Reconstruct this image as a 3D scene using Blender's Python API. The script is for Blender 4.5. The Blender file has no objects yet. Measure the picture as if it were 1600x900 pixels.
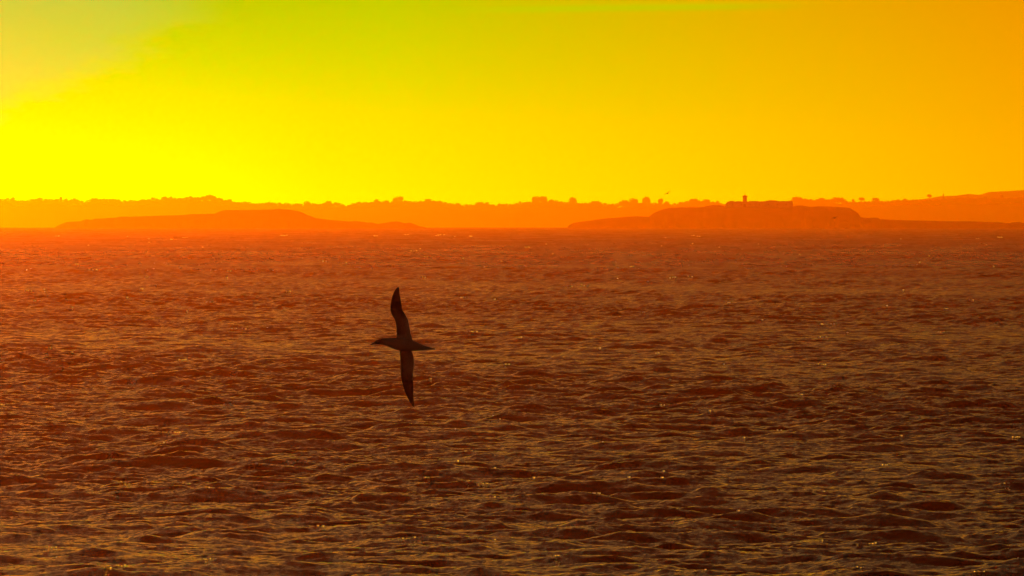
import bpy, bmesh, math, random
import numpy as np
from mathutils import Vector, Matrix, noise as mnoise

random.seed(4)
rng = np.random.default_rng(11)
S = bpy.context.scene
C = S.collection
R = math.radians

# ------------------------------------------------------------------ camera
F = 18000.0            # focal length in pixels of a 1600 px wide picture (long telephoto lens)
EYE = 10.0             # metres above the sea
LEVEL = 326.0          # picture row of the true level line (photo 1600x900)
REARTH = 7.4e6         # earth radius with refraction


def at(px, py, Y):
    """world point seen at photo pixel (px, py) at distance Y"""
    return Vector(((px - 800.0) / F * Y, Y, EYE - (py - LEVEL) / F * Y))


def drop(r):
    return -r * r / (2 * REARTH)


cd = bpy.data.cameras.new('camera')
cam = bpy.data.objects.new('camera', cd)
C.objects.link(cam)
cam.location = (0, 0, EYE)
cam.rotation_euler = (R(90) - math.atan((450.0 - LEVEL) / F), 0, 0)
cd.sensor_width = 36.0
cd.lens = 36.0 * F / 1600.0
cd.clip_start = 0.5
cd.clip_end = 90000.0
S.camera = cam

# ------------------------------------------------------------------ render
S.render.engine = 'CYCLES'
S.cycles.use_denoising = True
S.cycles.max_bounces = 5
S.cycles.diffuse_bounces = 2
S.cycles.glossy_bounces = 3
S.cycles.transmission_bounces = 4
S.cycles.transparent_max_bounces = 4
S.cycles.volume_bounces = 1
S.cycles.sample_clamp_indirect = 8.0
S.cycles.use_adaptive_sampling = False
S.view_settings.view_transform = 'Standard'
S.view_settings.look = 'None'
S.view_settings.exposure = 0.0
S.view_settings.gamma = 1.0
S.view_settings.use_curve_mapping = False

# ------------------------------------------------------------------ sun and sky
SUN_AZ, SUN_EL = -7.5, 1.3      # degrees left of the view, degrees above the horizon
W = bpy.data.worlds.new("World")
S.world = W
W.use_nodes = True
nt = W.node_tree
nt.nodes.clear()


class NB:
    """tiny node builder"""
    def __init__(self, nt): self.nt = nt

    def new(self, t, **kw):
        n = self.nt.nodes.new(t)
        for k, v in kw.items(): setattr(n, k, v)
        return n

    def put(self, sock, v):
        if isinstance(v, bpy.types.NodeSocket): self.nt.links.new(v, sock)
        else: sock.default_value = v

    def m(self, op, a, b=0.0, c=0.0, clamp=False):
        n = self.new('ShaderNodeMath', operation=op, use_clamp=clamp)
        self.put(n.inputs[0], a); self.put(n.inputs[1], b); self.put(n.inputs[2], c)
        return n.outputs[0]

    def vm(self, op, a, b=None, scale=None):
        n = self.new('ShaderNodeVectorMath', operation=op)
        self.put(n.inputs[0], a)
        if b is not None: self.put(n.inputs[1], b)
        if scale is not None: self.put(n.inputs['Scale'], scale)
        return n.outputs['Value'] if op in ('DOT_PRODUCT', 'LENGTH') else n.outputs[0]

    def ramp(self, fac, stops, lo=0.0, hi=1.0, interp='LINEAR'):
        f = self.m('DIVIDE', self.m('SUBTRACT', fac, lo), hi - lo, clamp=True)
        n = self.new('ShaderNodeValToRGB')
        n.color_ramp.interpolation = interp
        e = n.color_ramp.elements
        while len(e) > 1: e.remove(e[-1])
        for i, (p, c) in enumerate(stops):
            q = (p - lo) / (hi - lo)
            el = e[0] if i == 0 else e.new(q)
            el.position = q
            el.color = (*c, 1) if isinstance(c, (tuple, list)) else (c, c, c, 1)
        self.nt.links.new(f, n.inputs[0])
        return n.outputs[0]

    def step(self, v, a, b):
        n = self.new('ShaderNodeMapRange', interpolation_type='SMOOTHSTEP')
        self.put(n.inputs[0], v); n.inputs[1].default_value = a; n.inputs[2].default_value = b
        return n.outputs[0]

    def mix(self, f, a, b, blend='MIX'):
        n = self.new('ShaderNodeMix', data_type='RGBA', blend_type=blend)
        self.put(n.inputs[0], f)
        for s, v in ((n.inputs[6], a), (n.inputs[7], b)):
            if isinstance(v, tuple) and len(v) == 3: v = (*v, 1)
            self.put(s, v)
        return n.outputs[2]

    def noise(self, vec, scale, detail=4.0, rough=0.55, dist=0.0, out=0):
        n = self.new('ShaderNodeTexNoise')
        self.put(n.inputs['Vector'], vec)
        n.inputs['Scale'].default_value = scale
        n.inputs['Detail'].default_value = detail
        n.inputs['Roughness'].default_value = rough
        n.inputs['Distortion'].default_value = dist
        return n.outputs[out]


b = NB(nt)
tc = b.new('ShaderNodeTexCoord')
d = tc.outputs['Generated']
sp = b.new('ShaderNodeSeparateXYZ'); nt.links.new(d, sp.inputs[0])
dx, dy, dz = sp.outputs
el = b.m('DEGREES', b.m('ARCSINE', dz))
az = b.m('DEGREES', b.m('ARCTAN2', dx, dy))
aaz = b.m('ABSOLUTE', az)

# low sky along the horizon, from the glow on the left to the deep orange on the right
low = b.ramp(az, [(-20, (1.2, .70, .010)), (-11, (2.6, 2.0, .020)), (-7, (2.8, 2.5, .02)), (-4, (.6, 1.45, .006)),
                  (-2.55, (.2, 1.2, .0)), (-1.45, (.35, 1.06, .0)), (-.95, (.45, .91, .0)), (0, (.65, .77, .0)),
                  (1.27, (.85, .61, .0)), (2.55, (1.0, .45, .0)), (5, (1.0, .30, .0)), (12, (.62, .16, .002)), (20, (.4, .10, .003))], -20, 20)
# the same sky one degree higher up
high = b.ramp(az, [(-20, (.7, .48, .02)), (-8, (.9, .78, .03)), (-4, (.15, .60, .01)), (-2.55, (.05, .56, .0)), (-1.45, (.12, .57, .0)),
                   (-.6, (.24, .59, .0)), (0, (.38, .52, .0)), (1.27, (.68, .41, .0)), (2.55, (.82, .31, .0)),
                   (6, (.7, .20, .0)), (20, (.3, .08, .003))], -20, 20)
lowhigh = b.mix(b.ramp(el, [(0, 0.0), (.05, 0.0), (.5, .5), (1.04, 1.0)], 0, 1.04), low, high)
# thin greyish cloud veil in the upper left and one thin streak along the top
wv = b.new('ShaderNodeCombineXYZ')
nt.links.new(az, wv.inputs[0]); nt.links.new(b.m('MULTIPLY', el, 3.0), wv.inputs[1])
wob = b.m('MULTIPLY', b.m('SUBTRACT', b.noise(wv.outputs[0], 2.2, 6, .62), .5), .62)
edge = b.m('ADD', b.m('SUBTRACT', el, b.m('MULTIPLY', b.m('ADD', az, 2.55), .47)), wob)
veil = b.m('MULTIPLY', b.step(edge, .36, .60), b.m('SUBTRACT', 1.0, b.step(el, 2.0, 5.0)))
veil = b.m('MULTIPLY', veil, b.m('SUBTRACT', 1.0, b.step(az, -2.1, -1.2)))
veil = b.m('MULTIPLY', veil, b.ramp(b.noise(wv.outputs[0], 1.6, 4, .6), [(.2, .65), (.7, 1.0)]))
veil = b.m('MULTIPLY', veil, b.ramp(b.m('SUBTRACT', edge, .36), [(0, .8), (.6, 1.0)], 0, .6))
lowhigh = b.mix(b.m('MULTIPLY', veil, .62), lowhigh, (.0, .58, .095))
st = b.m('SUBTRACT', b.m('SUBTRACT', el, .995), b.m('MULTIPLY', b.m('SUBTRACT', az, .3), .012))
streak = b.m('MULTIPLY', b.m('SUBTRACT', 1.0, b.step(b.m('ABSOLUTE', st), .002, .03)),
             b.m('SUBTRACT', 1.0, b.step(b.m('ABSOLUTE', b.m('SUBTRACT', az, .55)), .3, 1.1)))
lowhigh = b.mix(b.m('MULTIPLY', streak, .5), lowhigh, (.25, .66, .0))
# the sky above the picture, mirrored by the waves
upper = b.ramp(el, [(0, (.45, .30, .004)), (3, (.28, .105, .003)), (7, (.25, .122, .024)), (11, (.155, .108, .050)), (17, (.055, .048, .027)), (24, (.020, .018, .012)),
                    (34, (.008, .008, .006)), (90, (.003, .003, .003))], 0, 90)
sdir = Vector((math.sin(R(SUN_AZ)) * math.cos(R(SUN_EL)), math.cos(R(SUN_AZ)) * math.cos(R(SUN_EL)), math.sin(R(SUN_EL))))
ang = b.m('DEGREES', b.m('ARCCOSINE', b.m('MINIMUM', b.vm('DOT_PRODUCT', d, sdir), 1.0)))
glow = b.ramp(ang, [(0, 3.6), (5, 2.7), (10, 1.3), (16, .66), (30, .40), (50, .3), (90, .12), (180, .05)], 0, 180)
upper = b.vm('MULTIPLY', upper, glow)
sky = b.mix(b.step(el, 1.04, 2.3), lowhigh, upper)
fall = b.ramp(aaz, [(0, 1.0), (12, 1.0), (35, .45), (80, .12), (180, .05)], 0, 180)
sky = b.vm('MULTIPLY', sky, fall)
ns = b.new('ShaderNodeTexSky', sky_type='NISHITA', sun_disc=False)
ns.sun_elevation = R(SUN_EL)
ns.sun_rotation = R(SUN_AZ)
ns.dust_density = 6.0
rear = b.vm('MULTIPLY', b.m('MULTIPLY', b.step(dy, .1, -.7), b.step(dz, -.05, .3)), (.034, .035, .030))
sky = b.vm('ADD', sky, rear)
warm = b.vm('MULTIPLY', ns.outputs[0], (.010, .0045, .001))
sky = b.vm('ADD', sky, warm)
bg = b.new('ShaderNodeBackground')
nt.links.new(sky, bg.inputs[0])
bg.inputs[1].default_value = 1.0
wo = b.new('ShaderNodeOutputWorld')
nt.links.new(bg.outputs[0], wo.inputs[0])

sl = bpy.data.lights.new('sun', 'SUN')
sl.energy = 0.49
sl.angle = R(0.5)
sl.color = (1.0, .34, .012)
sun = bpy.data.objects.new('sun', sl)
C.objects.link(sun)
sun.rotation_euler = sdir.to_track_quat('Z', 'Y').to_euler()
sun.location = (-200, 900, 60)

# ------------------------------------------------------------------ materials


def material(name, rough=.9):
    m = bpy.data.materials.new(name)
    m.use_nodes = True
    t = m.node_tree
    p = t.nodes['Principled BSDF']
    p.inputs['Roughness'].default_value = rough
    return m, t, p, NB(t)


def mottled(name, c1, c2, scale, rough=.95, bump=0.0, bscale=None):
    m, t, p, q = material(name, rough)
    co = q.new('ShaderNodeTexCoord').outputs['Object']
    f = q.noise(co, scale, 5, .6)
    t.links.new(q.ramp(f, [(.35, c1), (.65, c2)]), p.inputs['Base Color'])
    if bump:
        bn = q.new('ShaderNodeBump'); bn.inputs['Distance'].default_value = bump
        t.links.new(q.noise(co, bscale or scale * 3, 5, .6), bn.inputs['Height'])
        t.links.new(bn.outputs[0], p.inputs['Normal'])
    p.inputs['Specular IOR Level'].default_value = .1
    return m


M_rock = mottled('rock', (.10, .085, .07), (.05, .06, .03), .06, bump=.6, bscale=.3)
M_land = mottled('land', (.05, .06, .03), (.08, .075, .045), .02)
M_leaf = mottled('foliage', (.035, .05, .02), (.07, .085, .035), .25)
M_bark = mottled('bark', (.10, .075, .05), (.06, .045, .03), 1.5)
M_stone = mottled('stone', (.30, .26, .21), (.20, .17, .14), .4, bump=.1)
M_slate = mottled('slate', (.12, .12, .13), (.08, .08, .09), .8)
M_iron = mottled('iron', (.05, .05, .05), (.08, .07, .06), 2.0, rough=.6)
M_dark = mottled('opening', (.015, .013, .012), (.02, .018, .015), 1.0)


def water_material():
    m, t, p, q = material('water', .05)
    p.inputs['Base Color'].default_value = (.010, .007, .003, 1)
    p.inputs['IOR'].default_value = 1.333
    p.inputs['Specular IOR Level'].default_value = .5
    g = q.new('ShaderNodeNewGeometry')
    pos = g.outputs['Position']
    sy = q.new('ShaderNodeSeparateXYZ'); t.links.new(pos, sy.inputs[0])
    # far out the wavelets are finer than the sheet: the slopes live in the roughness instead
    rr_ = q.ramp(sy.outputs[1], [(0, .02), (450, .03), (1000, .10), (2000, .24), (4000, .38), (9000, .52)], 0, 9000)
    cat = q.noise(q.vm('MULTIPLY', pos, (.06, .006, 0)), 1.0, 7, .68)     # cat's paws and slicks
    t.links.new(q.m('MULTIPLY', rr_, q.ramp(cat, [(.3, .62), (.5, 1.0), (.7, 1.35)])), p.inputs['Roughness'])
    n1 = q.noise(q.vm('MULTIPLY', pos, (.6, 1.4, 1.0)), 3.4, 5, .6, .3)
    n2 = q.noise(q.vm('MULTIPLY', pos, (.6, 1.6, 1.0)), 7.0, 3, .6, .2)
    h = q.m('ADD', q.m('MULTIPLY', n1, 1.0), q.m('MULTIPLY', n2, .22))
    bn = q.new('ShaderNodeBump')
    bn.inputs['Strength'].default_value = 1.0
    bn.inputs['Distance'].default_value = .07
    t.links.new(h, bn.inputs['Height'])
    t.links.new(bn.outputs[0], p.inputs['Normal'])
    return m


# ------------------------------------------------------------------ object helpers


def tag(o, label=None, cat=None, group=None, kind=None):
    if label: o['label'] = label
    if cat: o['category'] = cat
    if group: o['group'] = group
    if kind: o['kind'] = kind
    return o


def mesh_object(name, verts, faces, mat, parent=None, smooth=False):
    me = bpy.data.meshes.new(name)
    me.from_pydata([tuple(v) for v in verts], [], faces)
    me.materials.append(mat)
    if smooth:
        for p in me.polygons: p.use_smooth = True
    o = bpy.data.objects.new(name, me)
    C.objects.link(o)
    if parent: o.parent = parent
    return o


def grid_object(name, P, mat, smooth=True):
    """P: (rows, cols, 3) array of points"""
    n, k = P.shape[:2]
    idx = np.arange(n * k, dtype=np.int32).reshape(n, k)
    q = np.stack([idx[:-1, :-1], idx[:-1, 1:], idx[1:, 1:], idx[1:, :-1]], -1).reshape(-1, 4)
    me = bpy.data.meshes.new(name)
    me.vertices.add(n * k)
    me.vertices.foreach_set('co', P.reshape(-1).astype(np.float32))
    me.loops.add(q.size)
    me.loops.foreach_set('vertex_index', q.reshape(-1))
    me.polygons.add(len(q))
    me.polygons.foreach_set('loop_start', np.arange(0, q.size, 4, dtype=np.int32))
    if smooth: me.polygons.foreach_set('use_smooth', np.ones(len(q), dtype=bool))
    me.update(calc_edges=True)
    me.materials.append(mat)
    o = bpy.data.objects.new(name, me)
    C.objects.link(o)
    return o


def empty(name, loc):
    o = bpy.data.objects.new(name, None)
    C.objects.link(o)
    o.location = loc
    return o


def bm_object(name, bm, mat, parent=None, smooth=False):
    me = bpy.data.meshes.new(name)
    bmesh.ops.recalc_face_normals(bm, faces=bm.faces)
    bm.to_mesh(me); bm.free()
    me.materials.append(mat)
    if smooth:
        for p in me.polygons: p.use_smooth = True
    o = bpy.data.objects.new(name, me)
    C.objects.link(o)
    if parent: o.parent = parent
    return o


def box(bm, c, s):
    r = bmesh.ops.create_cube(bm, size=1.0)
    for v in r['verts']:
        v.co = Vector((v.co.x * s[0] + c[0], v.co.y * s[1] + c[1], v.co.z * s[2] + c[2]))
    return r['verts']


def cone(bm, c, r1, r2, h, seg=16):
    r = bmesh.ops.create_cone(bm, cap_ends=True, segments=seg, radius1=r1, radius2=r2, depth=h)
    for v in r['verts']: v.co += Vector(c) + Vector((0, 0, h / 2))
    return r['verts']


# ------------------------------------------------------------------ the sea
TN = 1024


def wave_tile(L, peak, hs, spread, lo, hi, wind, seed, chop):
    """one periodic tile of wind sea: height and sideways displacement (inverse FFT of a random spectrum)"""
    r = np.random.default_rng(seed)
    k1 = np.fft.fftfreq(TN, L / TN) * 2 * np.pi
    KX, KY = np.meshgrid(k1, k1, indexing='xy')
    K = np.hypot(KX, KY); K[0, 0] = 1
    kp = 2 * np.pi / peak
    lam = 2 * np.pi / K
    E = K ** -4.0 * np.exp(-1.25 * (kp / K) ** 2)
    th = np.arctan2(KY, KX) - R(wind)
    D = np.abs(np.cos(th / 2)) ** (2 * spread) + .12
    E = E * D * (lam > lo) * (lam < hi)
    E[0, 0] = 0
    A = np.sqrt(E) * (r.normal(size=K.shape) + 1j * r.normal(size=K.shape))
    h = np.fft.ifft2(A).real
    s = hs / 4 / h.std()
    sx = np.fft.ifft2(1j * KX / K * A).real * s * chop
    sy = np.fft.ifft2(1j * KY / K * A).real * s * chop
    return (h * s).astype(np.float32), sx.astype(np.float32), sy.astype(np.float32), L


def sample(tile, X, Y, rot):
    h, sx, sy, L = tile
    c, s = math.cos(rot), math.sin(rot)
    u = (c * X + s * Y) / L * TN
    v = (-s * X + c * Y) / L * TN
    iu = np.floor(u).astype(np.int64); iv = np.floor(v).astype(np.int64)
    fu = (u - iu).astype(np.float32); fv = (v - iv).astype(np.float32)
    iu0, iv0, iu1, iv1 = iu % TN, iv % TN, (iu + 1) % TN, (iv + 1) % TN
    out = []
    for a in (h, sx, sy):
        out.append(a[iv0, iu0] * (1 - fu) * (1 - fv) + a[iv0, iu1] * fu * (1 - fv) + a[iv1, iu0] * (1 - fu) * fv + a[iv1, iu1] * fu * fv)
    H, A, B = out
    return H, c * A - s * B, s * A + c * B


def rings():
    r, out = 3.0, []
    while r < 26000:
        out.append(r)
        if r < 240: st = max(.35, (270 - r) * .06)
        elif r < 285: st = .5
        elif r < 500: st = .12
        elif r < 1000: st = .12 * (r / 500) ** 1.6
        else: st = .364 * (r / 1000) ** 1.8
        r += st
    return np.array(out)


def columns():
    core = np.linspace(-3.0, 3.0, 900)
    side, a, st = [], 3.0, .0075
    while a < 180:
        st = min(st * 1.16, 4.0)
        a += st
        side.append(min(a, 180.0))
    side = np.array(side)
    return np.concatenate([-side[::-1], core, side])


def build_sea():
    rr, cc = rings(), columns()
    az = np.radians(cc)
    Rr, Az = np.meshgrid(rr, az, indexing='ij')
    X = Rr * np.sin(Az); Y = Rr * np.cos(Az)
    # grid spacing sideways fades the waves where the sheet is coarse
    dc = np.gradient(az)
    cell = Rr * dc[None, :]
    fade = np.clip(1.4 - cell / 1.6, 0, 1)
    fade2 = np.clip(1.2 - cell / .6, 0, 1)
    H = np.zeros_like(X); DX = np.zeros_like(X); DY = np.zeros_like(X)
    # warp keeps the tiles from lining up
    wx = 6 * np.sin(Y / 71.0 + 1.3) + 9 * np.sin(Y / 233.0 + X / 97.0)
    wy = 8 * np.sin(X / 83.0 + .4) + 6 * np.sin(Y / 167.0)
    gust = 1.0 + .38 * np.sin(Y / 57.0 + 2.1 * np.sin(X / 39.0)) * np.sin(X / 31.0 + Y / 143.0)
    for (args, rot, fd) in TILES:
        t = wave_tile(*args)
        h, a, c = sample(t, X + wx, Y + wy, rot)
        H += h * fd(fade, fade2) * gust; DX += a * fd(fade, fade2); DY += c * fd(fade, fade2)
    nb = np.clip((Rr - 3) / 60, 0, 1)
    P = np.stack([X + DX * nb, Y + DY * nb, drop(Rr) + H * nb], -1)
    o = grid_object('sea', P, water_material())
    tag(o, 'choppy dark sea glinting orange under the sunset sky', kind='structure')
    # crest tops inside the view, where the added glint beads sit
    pxs = 800 + F * P[..., 0] / P[..., 1]
    pys = LEVEL + F * (EYE - P[..., 2]) / P[..., 1]
    ok = (P[..., 1] > 0) & (pxs > 0) & (pxs < 1600) & (pys < 900) & (pys > 362) & (H > 1.25 * H.std())
    r_, c_ = np.nonzero(ok)
    return o, P[r_, c_], pys[r_, c_]


TILES = [
    ((118.0, 7.0, .37, 3.0, 1.1, 40.0, -84, 3, .3), .09, lambda f, g: f),
    ((43.0, 1.2, .058, 1.6, .16, 2.0, -98, 5, .8), -.21, lambda f, g: g),
    ((290.0, 17.0, .36, 2.0, 6.0, 60.0, -70, 9, .5), .33, lambda f, g: f),
]
sea, crests, crest_rows = build_sea()


def glint_beads():  # clear beads added on the crests, shaped and sized to make sun glints
    rnd = random.Random(21)
    order = np.argsort(crest_rows)
    rows = crest_rows[order]
    m, t, p, q = material('glint_beads', .42)
    p.inputs['Base Color'].default_value = (1, 1, 1, 1)
    p.inputs['Transmission Weight'].default_value = 1.0
    p.inputs['IOR'].default_value = 1.333
    V, Fc = [], []
    for i in range(230):
        row = 366 + (898 - 366) * rnd.random() ** 1.35
        k = min(len(rows) - 1, int(np.searchsorted(rows, row)) + rnd.randrange(0, 60))
        c = crests[order[min(k, len(rows) - 1)]]
        Y = c[1]
        for j in range(rnd.choice((1, 1, 1, 2, 3, 5))):
            r = rnd.uniform(.45, 1.0) * (.018 + Y * 6.2e-5)
            o = Vector((c[0] + rnd.uniform(-1, 1) * r * 6 * (j > 0), c[1] + rnd.uniform(-.3, .3), c[2] + r * .3 + rnd.uniform(0, .6) * r))
            base = len(V)
            n1, n2 = 10, 6
            V.append(o + Vector((0, 0, r * .7)))
            for a in range(1, n2):
                for b_ in range(n1):
                    th, ph = math.pi * a / n2, 2 * math.pi * b_ / n1
                    V.append(o + Vector((r * 1.5 * math.sin(th) * math.cos(ph), r * math.sin(th) * math.sin(ph), r * .7 * math.cos(th))))
            V.append(o - Vector((0, 0, r * .7)))
            for b_ in range(n1):
                b2 = (b_ + 1) % n1
                Fc.append((base, base + 1 + b_, base + 1 + b2))
                for a in range(n2 - 2):
                    Fc.append((base + 1 + a * n1 + b_, base + 1 + (a + 1) * n1 + b_, base + 1 + (a + 1) * n1 + b2, base + 1 + a * n1 + b2))
                Fc.append((base + 1 + (n2 - 2) * n1 + b_, len(V) - 1, base + 1 + (n2 - 2) * n1 + b2))
    o = mesh_object('glint_beads', V, Fc, m, smooth=True)
    tag(o, 'scattered water beads added on the wave crests for orange sun glints', 'glint_beads', kind='stuff')


glint_beads()

# ------------------------------------------------------------------ land across the water


def fbm(x, seed, octs=4, base=1.0):
    v, a, f = 0.0, 1.0, base
    for i in range(octs):
        v += a * mnoise.noise(Vector((x * f, seed + 7.7 * i, seed * .37)))
        a *= .5; f *= 2.1
    return v


def ridge(name, prof, Y, depth, label, mat, rows=26, cols=500, jag=.25, x0=None, x1=None, rough=.4, seed=1.0, sharp=.6):
    """land whose skyline passes through the pixels of prof; real depth, falling to the water in front and behind"""
    xs = np.array([p[0] for p in prof], float); ys = np.array([p[1] for p in prof], float)
    x0 = xs[0] if x0 is None else x0
    x1 = xs[-1] if x1 is None else x1
    px = np.linspace(x0, x1, cols)
    py = np.interp(px, xs, ys)
    scale = Y / F
    base = drop(Y) - 3.0
    P = np.zeros((rows, cols, 3))
    for i, x in enumerate(px):
        top = EYE - (py[i] - LEVEL) * scale + jag * fbm(x, seed, 5, .09) * scale
        X = (x - 800) * scale
        for j in range(rows):
            t = j / (rows - 1) * 2 - 1
            s = max(0.0, 1 - abs(t) ** 2.2) ** sharp
            y = Y + t * depth / 2 + depth * .04 * fbm(x, seed + 3, 3, .03)
            nz = rough * mnoise.fractal(Vector((X * .05, y * .05, seed)), 1.0, 2.0, 4)
            z = base + (top - base) * s * (1 if j == rows // 2 else (1 - .03 * abs(nz)))
            if 0 < j < rows - 1 and abs(t) > .08: z += min(0.0, nz) * s
            P[j, i] = (X, y, z)
    o = grid_object(name, P, mat, smooth=False)
    tag(o, label, kind='structure')
    return o


LEFT_ISLAND = [(86, 360), (90, 353), (97, 349.5), (104, 347), (112, 346.2), (128, 345.8), (130, 344), (136, 342.2), (142, 343.8), (148, 341.8), (165, 341),
               (180, 340), (188, 338.4), (205, 338.6), (230, 337.6), (255, 336.8), (280, 336.2), (300, 334.6), (336, 333.8), (340, 331.5), (346, 329.2), (353, 328.2),
               (380, 328.2), (400, 328), (430, 327), (436, 326.2), (442, 327.2), (455, 328), (466, 330), (474, 332.6), (480, 336), (489, 339.2), (494, 341.2),
               (510, 343), (530, 344.6), (545, 346.2), (555, 345.4), (565, 346.4), (575, 347.6), (582, 347.8), (590, 350), (602, 348.2), (612, 346.4),
               (622, 346), (632, 348.8), (640, 347.8), (648, 350.4), (655, 353.4), (664, 355.2), (672, 360)]
RIGHT_ISLAND = [(884, 360), (888, 353), (893, 349.6), (900, 347.4), (918, 345.2), (935, 342.6), (950, 341), (970, 339.4), (985, 338.2), (1000, 338), (1014, 338.8),
                (1017, 336), (1022, 332.6), (1030, 329), (1040, 326), (1050, 324.6), (1065, 323.8), (1085, 324), (1098, 323.8), (1104, 321.8), (1115, 320.2), (1125, 320.8),
                (1134, 322.4), (1160, 322), (1200, 322), (1238, 322.6), (1245, 321.4), (1254, 321), (1266, 323.4), (1280, 322.4), (1300, 322.8), (1320, 324), (1328, 325.2),
                (1334, 329), (1340, 333), (1343, 339), (1350, 340.2), (1372, 340.2), (1374, 342.6), (1400, 343.6), (1440, 344.8), (1480, 345.6), (1520, 346),
                (1560, 347.4), (1572, 348.4), (1576, 349), (1584, 347.2), (1592, 347), (1602, 349.4), (1640, 350.4), (1720, 352), (1800, 354), (1860, 360)]
COAST = [(-2600, 345), (-1200, 330), (-500, 316), (-200, 313), (0, 311), (22, 311), (27, 314), (45, 311.5), (80, 310.5), (100, 312), (115, 314.5), (135, 316), (146, 312), (168, 311), (190, 314),
         (220, 312), (260, 310), (300, 309), (330, 308), (340, 309), (350, 313), (370, 315), (400, 317), (450, 318), (475, 320), (510, 317), (530, 318.5), (545, 321.5),
         (556, 316.5), (570, 316), (590, 315), (610, 315.5), (640, 314.5), (655, 314), (672, 313), (690, 314.5), (702, 317), (711, 320), (740, 320), (758, 319), (780, 321),
         (800, 318.5), (815, 315.5), (830, 315.5), (850, 315), (866, 314.5), (885, 316.5), (905, 317), (922, 317), (932, 316), (946, 318), (965, 319.5), (972, 317), (1000, 316),
         (1020, 317), (1046, 320), (1060, 317), (1075, 314), (1090, 314), (1106, 314), (1118, 317), (1130, 320), (1150, 322), (1225, 320), (1240, 311), (1255, 311), (1275, 312),
         (1285, 311.5), (1312, 312), (1330, 314.5), (1345, 315), (1355, 317), (1368, 314), (1385, 313.5), (1405, 313), (1430, 312), (1450, 312), (1475, 311),
         (1500, 310), (1530, 310.5), (1565, 309.5), (1600, 309), (1800, 303), (2200, 304), (2800, 322), (3800, 345)]
FAR = [(1380, 326), (1440, 312), (1470, 306.5), (1500, 305), (1515, 302.6), (1532, 304.2), (1546, 300), (1565, 299), (1600, 297.4), (1700, 297), (1900, 298), (2300, 306), (3200, 330)]

ridge('island', LEFT_ISLAND, 9000.0, 150.0, 'low flat island with a humped middle in the left half of the sea horizon', M_rock, cols=760, seed=2.2)
ridge('island', RIGHT_ISLAND, 9000.0, 170.0, 'long low island on the right whose flat summit carries the fort', M_rock, cols=900, seed=5.1)
coast_low = [(x, y + 5.5) for x, y in COAST]
ridge('coast', coast_low, 18000.0, 700.0, 'hazy mainland shore along the horizon behind both islands', M_land, cols=1400, jag=.4, seed=7.7)
ridge('hills', FAR, 21300.0, 900.0, 'faint far ridge rising behind the mainland at the right edge', M_land, cols=400, jag=.6, seed=9.3)

# ------------------------------------------------------------------ woods on the mainland


def leaf_cloud(lobes, n, size, rnd):
    """leaf clump faces spread through the volume of the lobes; returns verts, faces"""
    V, Fc = [], []
    wts = [l[3] * l[4] for l in lobes]
    for i in range(n):
        cx, cy, cz, rx, rz = rnd.choices(lobes, wts)[0]
        th, u = rnd.uniform(0, 2 * math.pi), rnd.uniform(-1, 1)
        r = rnd.uniform(.35, 1.0) ** .5
        s = math.sqrt(1 - u * u)
        c = Vector((cx + rx * r * s * math.cos(th), cy + rx * r * s * math.sin(th), cz + rz * r * u))
        a = Vector((rnd.gauss(0, 1), rnd.gauss(0, 1), rnd.gauss(0, 1))).normalized()
        t = a.orthogonal().normalized()
        w = a.cross(t)
        k = size * rnd.uniform(.6, 1.4)
        base = len(V)
        V += [c + t * k, c + w * k * .7 + a * k * .25, c - t * k, c - w * k * .7 + a * k * .25]
        Fc.append((base, base + 1, base + 2, base + 3))
    return V, Fc


def woods():
    rnd = random.Random(8)
    V, Fc = [], []
    xs = np.array([p[0] for p in COAST]); ys = np.array([p[1] for p in COAST])
    x = -500.0
    while x < 2100:
        inside = -30 < x < 1630
        for row in range(3 if inside else 1):
            top = float(np.interp(x, xs, ys)) + rnd.uniform(-1.0, 1.4) - 5.0 * max(0, fbm(x, 4.4, 3, .07)) + row * 2.0
            w = rnd.choice((2.2, 2.8, 3.4, 4.2, 5.4))
            Yd = 18000 - 30 - row * 45 + rnd.uniform(-15, 15)
            p = at(x + rnd.uniform(-1, 1), top, Yd)
            v, f = leaf_cloud([(p.x, p.y, p.z - w * .75, w, w * .8)], 110 if inside else 40, .75 if inside else 1.2, rnd)
            base = len(V); V += v; Fc += [tuple(i + base for i in q) for q in f]
        x += rnd.uniform(1.6, 3.6)
    o = mesh_object('woods', V, Fc, M_leaf)
    tag(o, 'continuous hazy woodland canopy topping the mainland shore', 'woods', kind='stuff')


woods()


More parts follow.
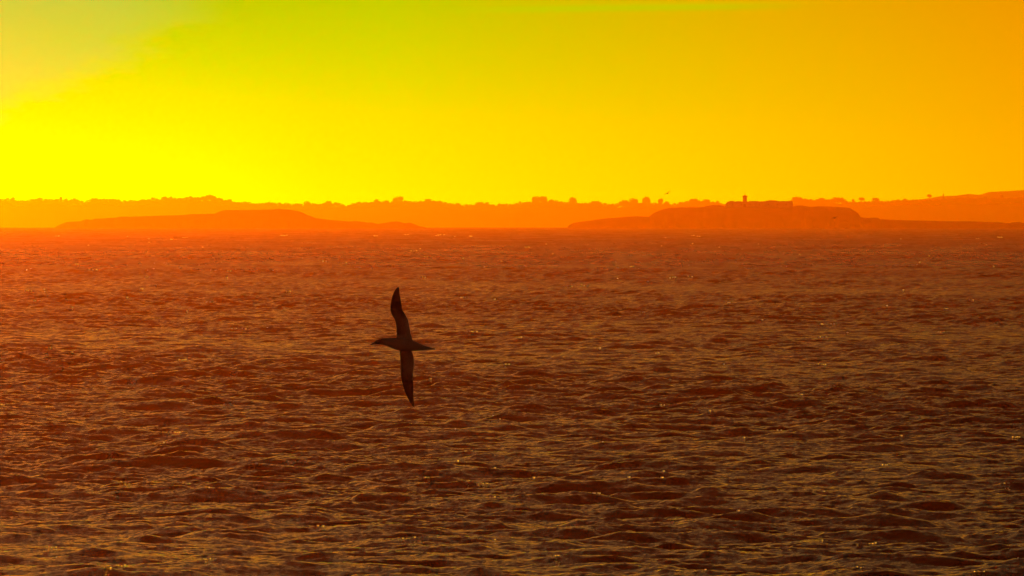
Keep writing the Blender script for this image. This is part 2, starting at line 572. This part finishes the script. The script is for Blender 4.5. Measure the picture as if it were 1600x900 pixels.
def tree(px, top, wpx, label, shape='round', seed=0, name='tree'):
    """a single tree standing proud of the woods; 1 photo pixel is about 1 m out there"""
    rnd = random.Random(seed * 31 + int(px))
    Y = 17940.0 - rnd.uniform(0, 30)
    sc = Y / F
    p = at(px, top, Y)
    xs = [q[0] for q in COAST]; ys = [q[1] for q in COAST]
    ground = at(px, float(np.interp(px, xs, ys)) + 7.0, Y).z
    root = empty(name, (p.x, p.y, ground))
    H = p.z - ground
    hw = wpx * sc / 2
    lobes = []
    if shape == 'round':
        lobes = [(0, 0, H - .42 * H, hw * .95, .40 * H)]
        for k in range(6):
            a = rnd.uniform(0, 6.28)
            lobes.append((hw * .55 * math.cos(a), hw * .5 * math.sin(a), H - rnd.uniform(.22, .55) * H, hw * .5, .22 * H))
    elif shape == 'flat':
        for k in range(9):
            x = -hw * .8 + 1.6 * hw * k / 8
            hh = rnd.uniform(.26, .36) * H
            lobes.append((x, rnd.uniform(-2, 2), H - hh - rnd.uniform(0, 1.6), hw * .3, hh))
    elif shape == 'spire':
        for k in range(7):
            t = k / 6
            lobes.append((rnd.uniform(-.3, .3), 0, H * (.35 + .6 * t), hw * (1.0 - .85 * t) + .25, H * .10))
    elif shape == 'stem':
        lobes = [(0, 0, H - 2.2, hw, 2.1), (hw * .4, 0, H - 3.4, hw * .7, 1.6)]
    n = int(160 + 26 * hw * H * .5)
    v, f = leaf_cloud(lobes, min(n, 1400), .62, rnd)
    crown = mesh_object('crown', v, f, M_leaf, root)
    bm = bmesh.new()
    cone(bm, (0, 0, -2), .5, .18, H * .8 + 2, 8)
    for k in range(5):
        a = k * 1.26 + rnd.uniform(-.3, .3)
        h0 = H * rnd.uniform(.35, .6)
        vs = cone(bm, (0, 0, 0), .2, .06, max(1.0, hw * .8), 6)
        mt = Matrix.Translation((0, 0, h0)) @ Matrix.Rotation(a, 4, 'Z') @ Matrix.Rotation(R(48), 4, 'Y')
        for q in vs: q.co = mt @ q.co
    bm_object('trunk', bm, M_bark, root)
    tag(root, label, 'tree', 'single trees standing above the mainland woods')
    return root


TREES = [
    (95, 307.5, 4, 'tiny thin treetop poking above the yellow left end of the mainland woods', 'stem'),
    (147, 310.5, 9, 'small round tree just right of the dip in the leftmost mainland woods', 'round'),
    (332, 305.5, 14, 'broad low tree crowning the mainland rise above the left island hump start', 'round'),
    (358, 311.0, 8, 'little tree on the slope right of the leftmost mainland rise', 'round'),
    (480, 314.0, 11, 'round tree above the falling right slope of the left island hump', 'round'),
    (513, 313.5, 10, 'small domed tree between the left island hump and the gap in the woods', 'round'),
    (588, 310.5, 9, 'small pointed tree left of the big round crown on the mainland', 'round'),
    (604, 312.5, 8, 'lowest little tree touching the left side of the big round crown', 'round'),
    (622, 306.5, 17, 'big round tree crown on the mainland, nearly above the gannet', 'round'),
    (669, 310.5, 11, 'rounded tree to the right of the big round crown', 'round'),
    (716, 317.0, 9, 'short tree at the left end of the low stretch of mainland woods', 'round'),
    (749, 315.0, 15, 'bushy tree with an uneven top in the low stretch of mainland woods', 'round'),
    (837.5, 305.8, 15, 'left half of the flat topped tall tree block near the middle', 'round'),
    (849, 306.0, 11, 'right half of the flat topped tall tree block near the middle', 'flat'),
    (861, 311.0, 10, 'lower tree leaning on the right side of the flat topped tree block', 'round'),
    (895, 307.5, 15, 'isolated dome shaped tree right of the flat topped tree block', 'round'),
    (932, 313.5, 16, 'wide shallow tree in the woods above the tip of the right island', 'round'),
    (976, 312.0, 12, 'rounded tree at the left end of the group near the flying gull', 'round'),
    (989, 309.2, 16, 'broad tree in the group left of the tallest dome near the gull', 'round'),
    (1010, 306.5, 13, 'tallest domed tree just left of the small flying gull', 'round'),
    (1032, 309.5, 8, 'slender tree directly beneath the small flying gull', 'round'),
    (1042, 314.0, 9, 'low tree at the right end of the group beneath the gull', 'round'),
    (1084, 310.0, 15, 'rounded tree over the left shoulder of the fort island', 'round'),
    (1103, 310.5, 13, 'second rounded tree, halfway between the gull and the fort', 'round'),
    (1121, 313.5, 8, 'small tree next to the left end of the fort wall', 'round'),
    (1247, 306.8, 14, 'tall round tree showing past the right end of the fort wall', 'round'),
    (1282, 309.0, 12, 'flat bushy tree right of the fort, above the island summit', 'round'),
    (1333, 311.0, 4, 'thin sapling shaped treetop left of the mushroom shaped trees', 'stem'),
    (1346, 308.5, 9, 'left one of the two mushroom shaped trees above the right end of the summit', 'stem'),
    (1368, 309.0, 11, 'right one of the two mushroom shaped trees above the right end of the summit', 'stem'),
    (1414, 310.3, 6, 'barely raised treetop on the smooth right stretch of mainland', 'stem'),
    (1452, 303.5, 7, 'lone ball shaped tree standing clear on the right mainland skyline', 'stem'),
    (1474, 303.0, 4, 'narrow spire shaped tree on the right mainland skyline', 'spire'),
    (1540, 306.5, 6, 'small treetop in front of the start of the faint far ridge', 'round'),
    (1565, 304.5, 5, 'little tree near the right edge in front of the faint far ridge', 'stem'),
]
for i, (px, top, w, lab, shp) in enumerate(TREES):
    tree(px, top, w, lab, shp, i)

# ------------------------------------------------------------------ the fort
FY = 8985.0
fs = FY / F
f0 = at(1186, 323.5, FY)
fort = empty('fort', f0)
tag(fort, 'long flat roofed stone fort with a small watchtower on the right island summit', 'fort')


def fx(px): return (px - 1186) * fs
def fz(py): return (323.5 - py) * fs


bm = bmesh.new()     # main wall with battered ends
zt = fz(314.9)
prof = [(fx(1133.5), -3.0), (fx(1133.5), fz(319.5)), (fx(1136.5), fz(315.6)), (fx(1138), zt), (fx(1238), zt), (fx(1238.5), fz(319)), (fx(1239), -3.0)]
fr = [bm.verts.new((x, -13, z)) for x, z in prof]
bk = [bm.verts.new((x, 13, z)) for x, z in prof]
bm.faces.new(fr); bm.faces.new(bk[::-1])
for i in range(len(prof)):
    j = (i + 1) % len(prof)
    bm.faces.new((fr[i], bk[i], bk[j], fr[j]))
wall = bm_object('wall', bm, M_stone, fort)
for (a, c, t) in ((1139, 1147, 314.1), (1150, 1158, 314.6), (1170, 1186, 314.3), (1188, 1196, 314.8), (1214, 1237.5, 314.4)):
    bm = bmesh.new()
    box(bm, ((fx(a) + fx(c)) / 2, -12.6, (zt + fz(t)) / 2 + .05), (fx(c) - fx(a), .7, fz(t) - zt + .1))
    bm_object('parapet', bm, M_stone, fort)
bm = bmesh.new()     # low arched roof of the inner barracks
n = 14
A = [(fx(1194) + (fx(1218) - fx(1194)) * i / n, zt + (fz(312.8) - zt) * math.sin(math.pi * i / n) ** .8) for i in range(n + 1)]
a1 = [bm.verts.new((x, -6, z)) for x, z in A]; a2 = [bm.verts.new((x, 8, z)) for x, z in A]
for i in range(n): bm.faces.new((a1[i], a1[i + 1], a2[i + 1], a2[i]))
bm.faces.new(a1); bm.faces.new(a2[::-1])
bm_object('roof', bm, M_slate, fort)
for k in range(7):
    bm = bmesh.new()
    box(bm, (fx(1144 + 14 * k), -12.98, fz(319.3)), (.7, .2, .9))
    bm_object('embrasure', bm, M_dark, fort)
bm = bmesh.new()
box(bm, (fx(1163), -12.98, fz(321.4)), (2.0, .24, 2.2))
bm_object('gate', bm, M_dark, fort)
tw = bm_object('tower', (lambda q: (cone(q, (fx(1163.6), -7, zt - .3), fs * 3.3, fs * 3.1, fz(308.2) - zt + .3, 12), q)[1])(bmesh.new()), M_stone, fort)
bm = bmesh.new()
cone(bm, (fx(1163.6), -7, fz(308.2)), fs * 3.3, fs * 4.0, fs * .7, 12)
cone(bm, (fx(1163.6), -7, fz(307.5)), fs * 4.0, fs * 3.9, fs * 1.5, 12)
cone(bm, (fx(1163.6), -7, fz(306.0)), fs * 3.4, fs * .5, fs * 1.1, 12)
bm_object('tower_cap', bm, M_slate, tw)
bm = bmesh.new()
cone(bm, (fx(1163.8), -7, fz(305.2)), .22, .12, fs * 3.8, 6)
bm_object('mast', bm, M_iron, tw)

# ------------------------------------------------------------------ birds


def loft(bm, secs, seg=20):
    """secs: (centre, half height vector, half depth vector); closed at both ends"""
    rings_ = []
    for c, u, v in secs:
        rings_.append([bm.verts.new(c + u * math.cos(2 * math.pi * k / seg) + v * math.sin(2 * math.pi * k / seg)) for k in range(seg)])
    for a, c in zip(rings_, rings_[1:]):
        for k in range(seg):
            j = (k + 1) % seg
            bm.faces.new((a[k], a[j], c[j], c[k]))
    bm.faces.new(rings_[0][::-1]); bm.faces.new(rings_[-1])


def wing(bm, le, te, dep, thick, n=34, seg=18):
    """aerofoil sections between the leading and trailing edge curves; dep(t) bends the wing out of its plane"""
    def curve(pts, t):
        L = [0]
        for p, q in zip(pts, pts[1:]): L.append(L[-1] + math.dist(p, q))
        s = t * L[-1]
        for i in range(len(pts) - 1):
            if s <= L[i + 1] or i == len(pts) - 2:
                f = (s - L[i]) / max(1e-6, L[i + 1] - L[i])
                return Vector((pts[i][0] + (pts[i + 1][0] - pts[i][0]) * f, pts[i][1] + (pts[i + 1][1] - pts[i][1]) * f))
    secs = []
    for i in range(n):
        t = i / (n - 1)
        a, c = curve(le, t), curve(te, t)
        ring = []
        ch = (c - a).length
        for k in range(seg):
            w = 2 * math.pi * k / seg
            s = (1 - math.cos(w)) / 2
            th = thick(t) * (1.6 * math.sqrt(max(s, 0)) * (1 - s) + .12 * (1 - s) + .10)
            side = 1 if w < math.pi else -1
            camber = .09 * ch * math.sin(math.pi * min(1, s * 1.05))
            p = a + (c - a) * s
            ring.append(bm.verts.new((p.x, dep(t) + camber + side * th * (0 if k in (0,) else 1), p.y)))
        secs.append(ring)
    for a, c in zip(secs, secs[1:]):
        for k in range(seg):
            j = (k + 1) % seg
            bm.faces.new((a[k], a[j], c[j], c[k]))
    bm.faces.new(secs[0][::-1]); bm.faces.new(secs[-1])


def remesh(o, size, mat):
    """fuse body and wings into one continuous skin"""
    m = o.modifiers.new('r', 'REMESH'); m.mode = 'VOXEL'; m.voxel_size = size; m.use_smooth_shade = True
    s = o.modifiers.new('s', 'SMOOTH'); s.factor = .5; s.iterations = 4
    dg = bpy.context.evaluated_depsgraph_get()
    me = bpy.data.meshes.new_from_object(o.evaluated_get(dg))
    o.modifiers.clear()
    o.data = me
    me.materials.clear(); me.materials.append(mat)
    for p in me.polygons: p.use_smooth = True


GY = 171.0
g0 = at(630, 538, GY)
gs = GY / F


def G(px, py, dp=0.0): return Vector(((px - 630) * gs, dp * gs, (538 - py) * gs))


def g2(pts): return [((x - 630) * gs, (538 - y) * gs) for x, y in pts]


def gannet_material():
    m, t, p, q = material('plumage', .8)
    co = q.new('ShaderNodeTexCoord').outputs['Object']
    s = q.new('ShaderNodeSeparateXYZ'); t.links.new(co, s.inputs[0])
    wob = q.m('MULTIPLY', q.m('SUBTRACT', q.noise(co, 14, 4, .6), .5), .12)
    tip = q.step(q.m('ADD', q.m('ABSOLUTE', s.outputs[2]), wob),   .34, .58)
    st = q.m('MULTIPLY', q.noise(q.vm('MULTIPLY', co, (60, 60, 5)), 1.0, 3, .6), 1.0)
    pale = q.mix(st, (.15, .14, .09), (.24, .22, .16))
    dark = q.mix(st, (.006, .005, .004), (.016, .013, .010))
    lead = q.step(q.m('ADD', s.outputs[0], wob), -.05, .10)      # dark leading half of the arm
    arm = q.m('MULTIPLY', q.step(q.m('ABSOLUTE', s.outputs[2]), .10, .16), q.m('SUBTRACT', 1.0, lead))
    col = q.mix(q.m('MULTIPLY', arm, .75), pale, dark)
    col = q.mix(tip, col, dark)
    head = q.m('SUBTRACT', 1.0, q.step(s.outputs[0], -.36, -.24))
    col = q.mix(head, col, (.05, .04, .022))
    t.links.new(col, p.inputs['Base Color'])
    p.inputs['Specular IOR Level'].default_value = .15
    return m


def gannet():
    root = empty('gannet', g0)
    tag(root, 'dark gannet banking on edge, one long wing up and one down, low over waves', 'bird')
    bm = bmesh.new()
    S_ = [(585.5, 533.9, 538.2, 1.7), (588, 531.9, 538.0, 2.7), (591, 530.2, 537.9, 3.6), (596, 528.6, 538.2, 4.5), (601, 528.1, 539.4, 5.2), (607, 527.9, 541.8, 6.2),
          (613, 527.8, 544.4, 7.3), (619, 527.7, 546.6, 8.4), (626, 527.8, 548.4, 9.0), (633, 528.4, 549.0, 8.8), (640, 529.7, 548.9, 7.8), (646, 532.0, 548.3, 6.4),
          (652, 534.9, 547.9, 4.8), (659, 537.7, 547.5, 3.4), (666, 540.6, 547.1, 2.2), (672, 542.4, 546.7, 1.5), (677, 543.9, 546.3, .9), (681, 545.0, 546.0, .5)]
    loft(bm, [(G(x, (a + c) / 2), Vector((0, 0, (c - a) / 2 * gs)), Vector((0, d_ * gs, 0))) for x, a, c, d_ in S_])
    le = g2([(621, 541), (619.8, 530), (619.4, 520), (619.2, 511), (617.6, 503), (615.4, 497.5), (612, 492.5), (610, 487), (609.6, 480), (610.2, 473), (612, 464.5), (614.6, 457.5), (617.6, 452.2), (620.2, 449.2), (622.2, 448.4)])
    te = g2([(646, 541), (644.6, 530), (642.2, 522), (640.6, 514), (639.2, 506), (637.4, 498.5), (634.6, 492.5), (630.8, 487.5), (628.6, 482), (627.8, 475.5), (627.2, 470), (625.8, 463.5), (625, 458), (624.5, 453), (623.6, 449)])
    wing(bm, le, te, lambda t: gs * (1.5 + 15 * math.sin(t * 2.6) * (1 - .3 * t) - 4 * t), lambda t: gs * (1.7 * (1 - t) + .55))
    le = g2([(622.5, 538), (624, 548), (625, 556), (625.6, 566), (625.6, 576), (625.6, 584), (627, 593), (629.2, 602), (632, 611), (636, 620.5), (640.6, 629), (644.4, 634.8), (646.4, 636.4)])
    te = g2([(642.5, 538), (643.6, 549), (646.2, 555), (647, 562), (647.2, 569), (646.4, 577), (645.2, 584), (645.6, 592), (646.2, 600), (646.4, 610), (646.6, 619), (647.4, 629), (647.6, 635.6)])
    wing(bm, le, te, lambda t: gs * (1.5 + 13 * math.sin(t * 2.6) * (1 - .3 * t) - 3 * t), lambda t: gs * (1.7 * (1 - t) + .55))
    body = bm_object('body', bm, M_iron, root)
    remesh(body, .0042, gannet_material())
    M_bill = mottled('bill', (.05, .052, .055), (.035, .035, .04), 20, rough=.6)
    bm = bmesh.new()
    loft(bm, [(G(588, 535.3), Vector((0, 0, 2.2 * gs)), Vector((0, 1.7 * gs, 0))), (G(584, 536.6), Vector((0, 0, 1.6 * gs)), Vector((0, 1.2 * gs, 0))),
              (G(580, 537.9), Vector((0, 0, .9 * gs)), Vector((0, .7 * gs, 0))), (G(577.4, 538.7), Vector((0, 0, .35 * gs)), Vector((0, .3 * gs, 0)))], 12)
    bm_object('bill', bm, M_bill, root, True)
    for sy in (-1, 1):
        bm = bmesh.new()
        bmesh.ops.create_uvsphere(bm, u_segments=10, v_segments=8, radius=.006)
        o = bm_object('eye', bm, M_dark, root, True)
        o.location = G(589.5, 533.6, sy * 2.7)
    return root


gannet()


def gull(px, py, Y, wl, wr, label, blen=14.0, seed=0):
    """small far bird: body seen nearly end on, wing tips at pixel offsets wl / wr (x, up)"""
    sc = Y / F
    root = empty('gull', at(px, py, Y))
    tag(root, label, 'bird', 'small gulls far out over the water')
    m = mottled('gull_plumage', (.10, .09, .08), (.16, .15, .13), 8)
    bm = bmesh.new()
    # body runs mostly away from the eye
    secs = []
    for t, r in ((-.26, .015), (-.2, .04), (-.12, .05), (0, .075), (.12, .07), (.2, .045), (.3, .03)):
        secs.append((Vector((-t * .45, t * .9, -t * .12)), Vector((0, 0, r)), Vector((r * .9, r * .3, 0))))
    loft(bm, secs, 12)
    for (tx, tz) in (wl, wr):
        T = Vector((tx * sc, .12, tz * sc))
        K = Vector((tx * sc * .48, -.06, tz * sc * .55 + .06))
        pts = [Vector((0, 0, .02)), K * .5 + Vector((0, 0, .02)), K, K + (T - K) * .5 + Vector((0, 0, .015)), T]
        ch = [.13, .12, .10, .07, .02]
        secs = [(p, Vector((.0, 0, .018 if i < 4 else .005)), Vector((.02, c, 0))) for i, (p, c) in enumerate(zip(pts, ch))]
        loft(bm, secs, 10)
    o = bm_object('body', bm, m, root)
    remesh(o, .012, m)
    bm = bmesh.new()
    cone(bm, (0, 0, 0), .014, .003, .07, 8)
    mt = Matrix.Translation((.1, -.24, .03)) @ Matrix.Rotation(R(95), 4, 'X')
    for v in bm.verts: v.co = mt @ v.co
    bm_object('bill', bm, M_iron, root)


gull(1043, 302, 1400.0, (-5.6, -2.6), (5.4, 3.4), 'tiny dark gull gliding in the yellow sky left of the fort watchtower')
gull(1304.3, 340.6, 1400.0, (-5.2, -.9), (5.0, 1.9), 'tiny dark gull skimming in front of the right end of the fort island')

# ------------------------------------------------------------------ haze
HD = 0.87e-4
bm = bmesh.new()
box(bm, (0, 0, 0), (54000, 54000, 1))
for v in bm.verts: v.co.z = 46.5 if v.co.z > 0 else -62.0
hm = bpy.data.materials.new('haze')
hm.use_nodes = True
ht = hm.node_tree
ht.nodes.clear()
ho = ht.nodes.new('ShaderNodeOutputMaterial')
hv = ht.nodes.new('ShaderNodeVolumePrincipled')
hv.inputs['Color'].default_value = (1.0, .24, .0, 1)
hv.inputs['Absorption Color'].default_value = (1, 1, 0, 1)
hv.inputs['Density'].default_value = HD
hv.inputs['Anisotropy'].default_value = .93
ht.links.new(hv.outputs[0], ho.inputs['Volume'])
hz = bm_object('haze', bm, hm)
tag(hz, 'orange sunset haze lying over the water', kind='stuff')
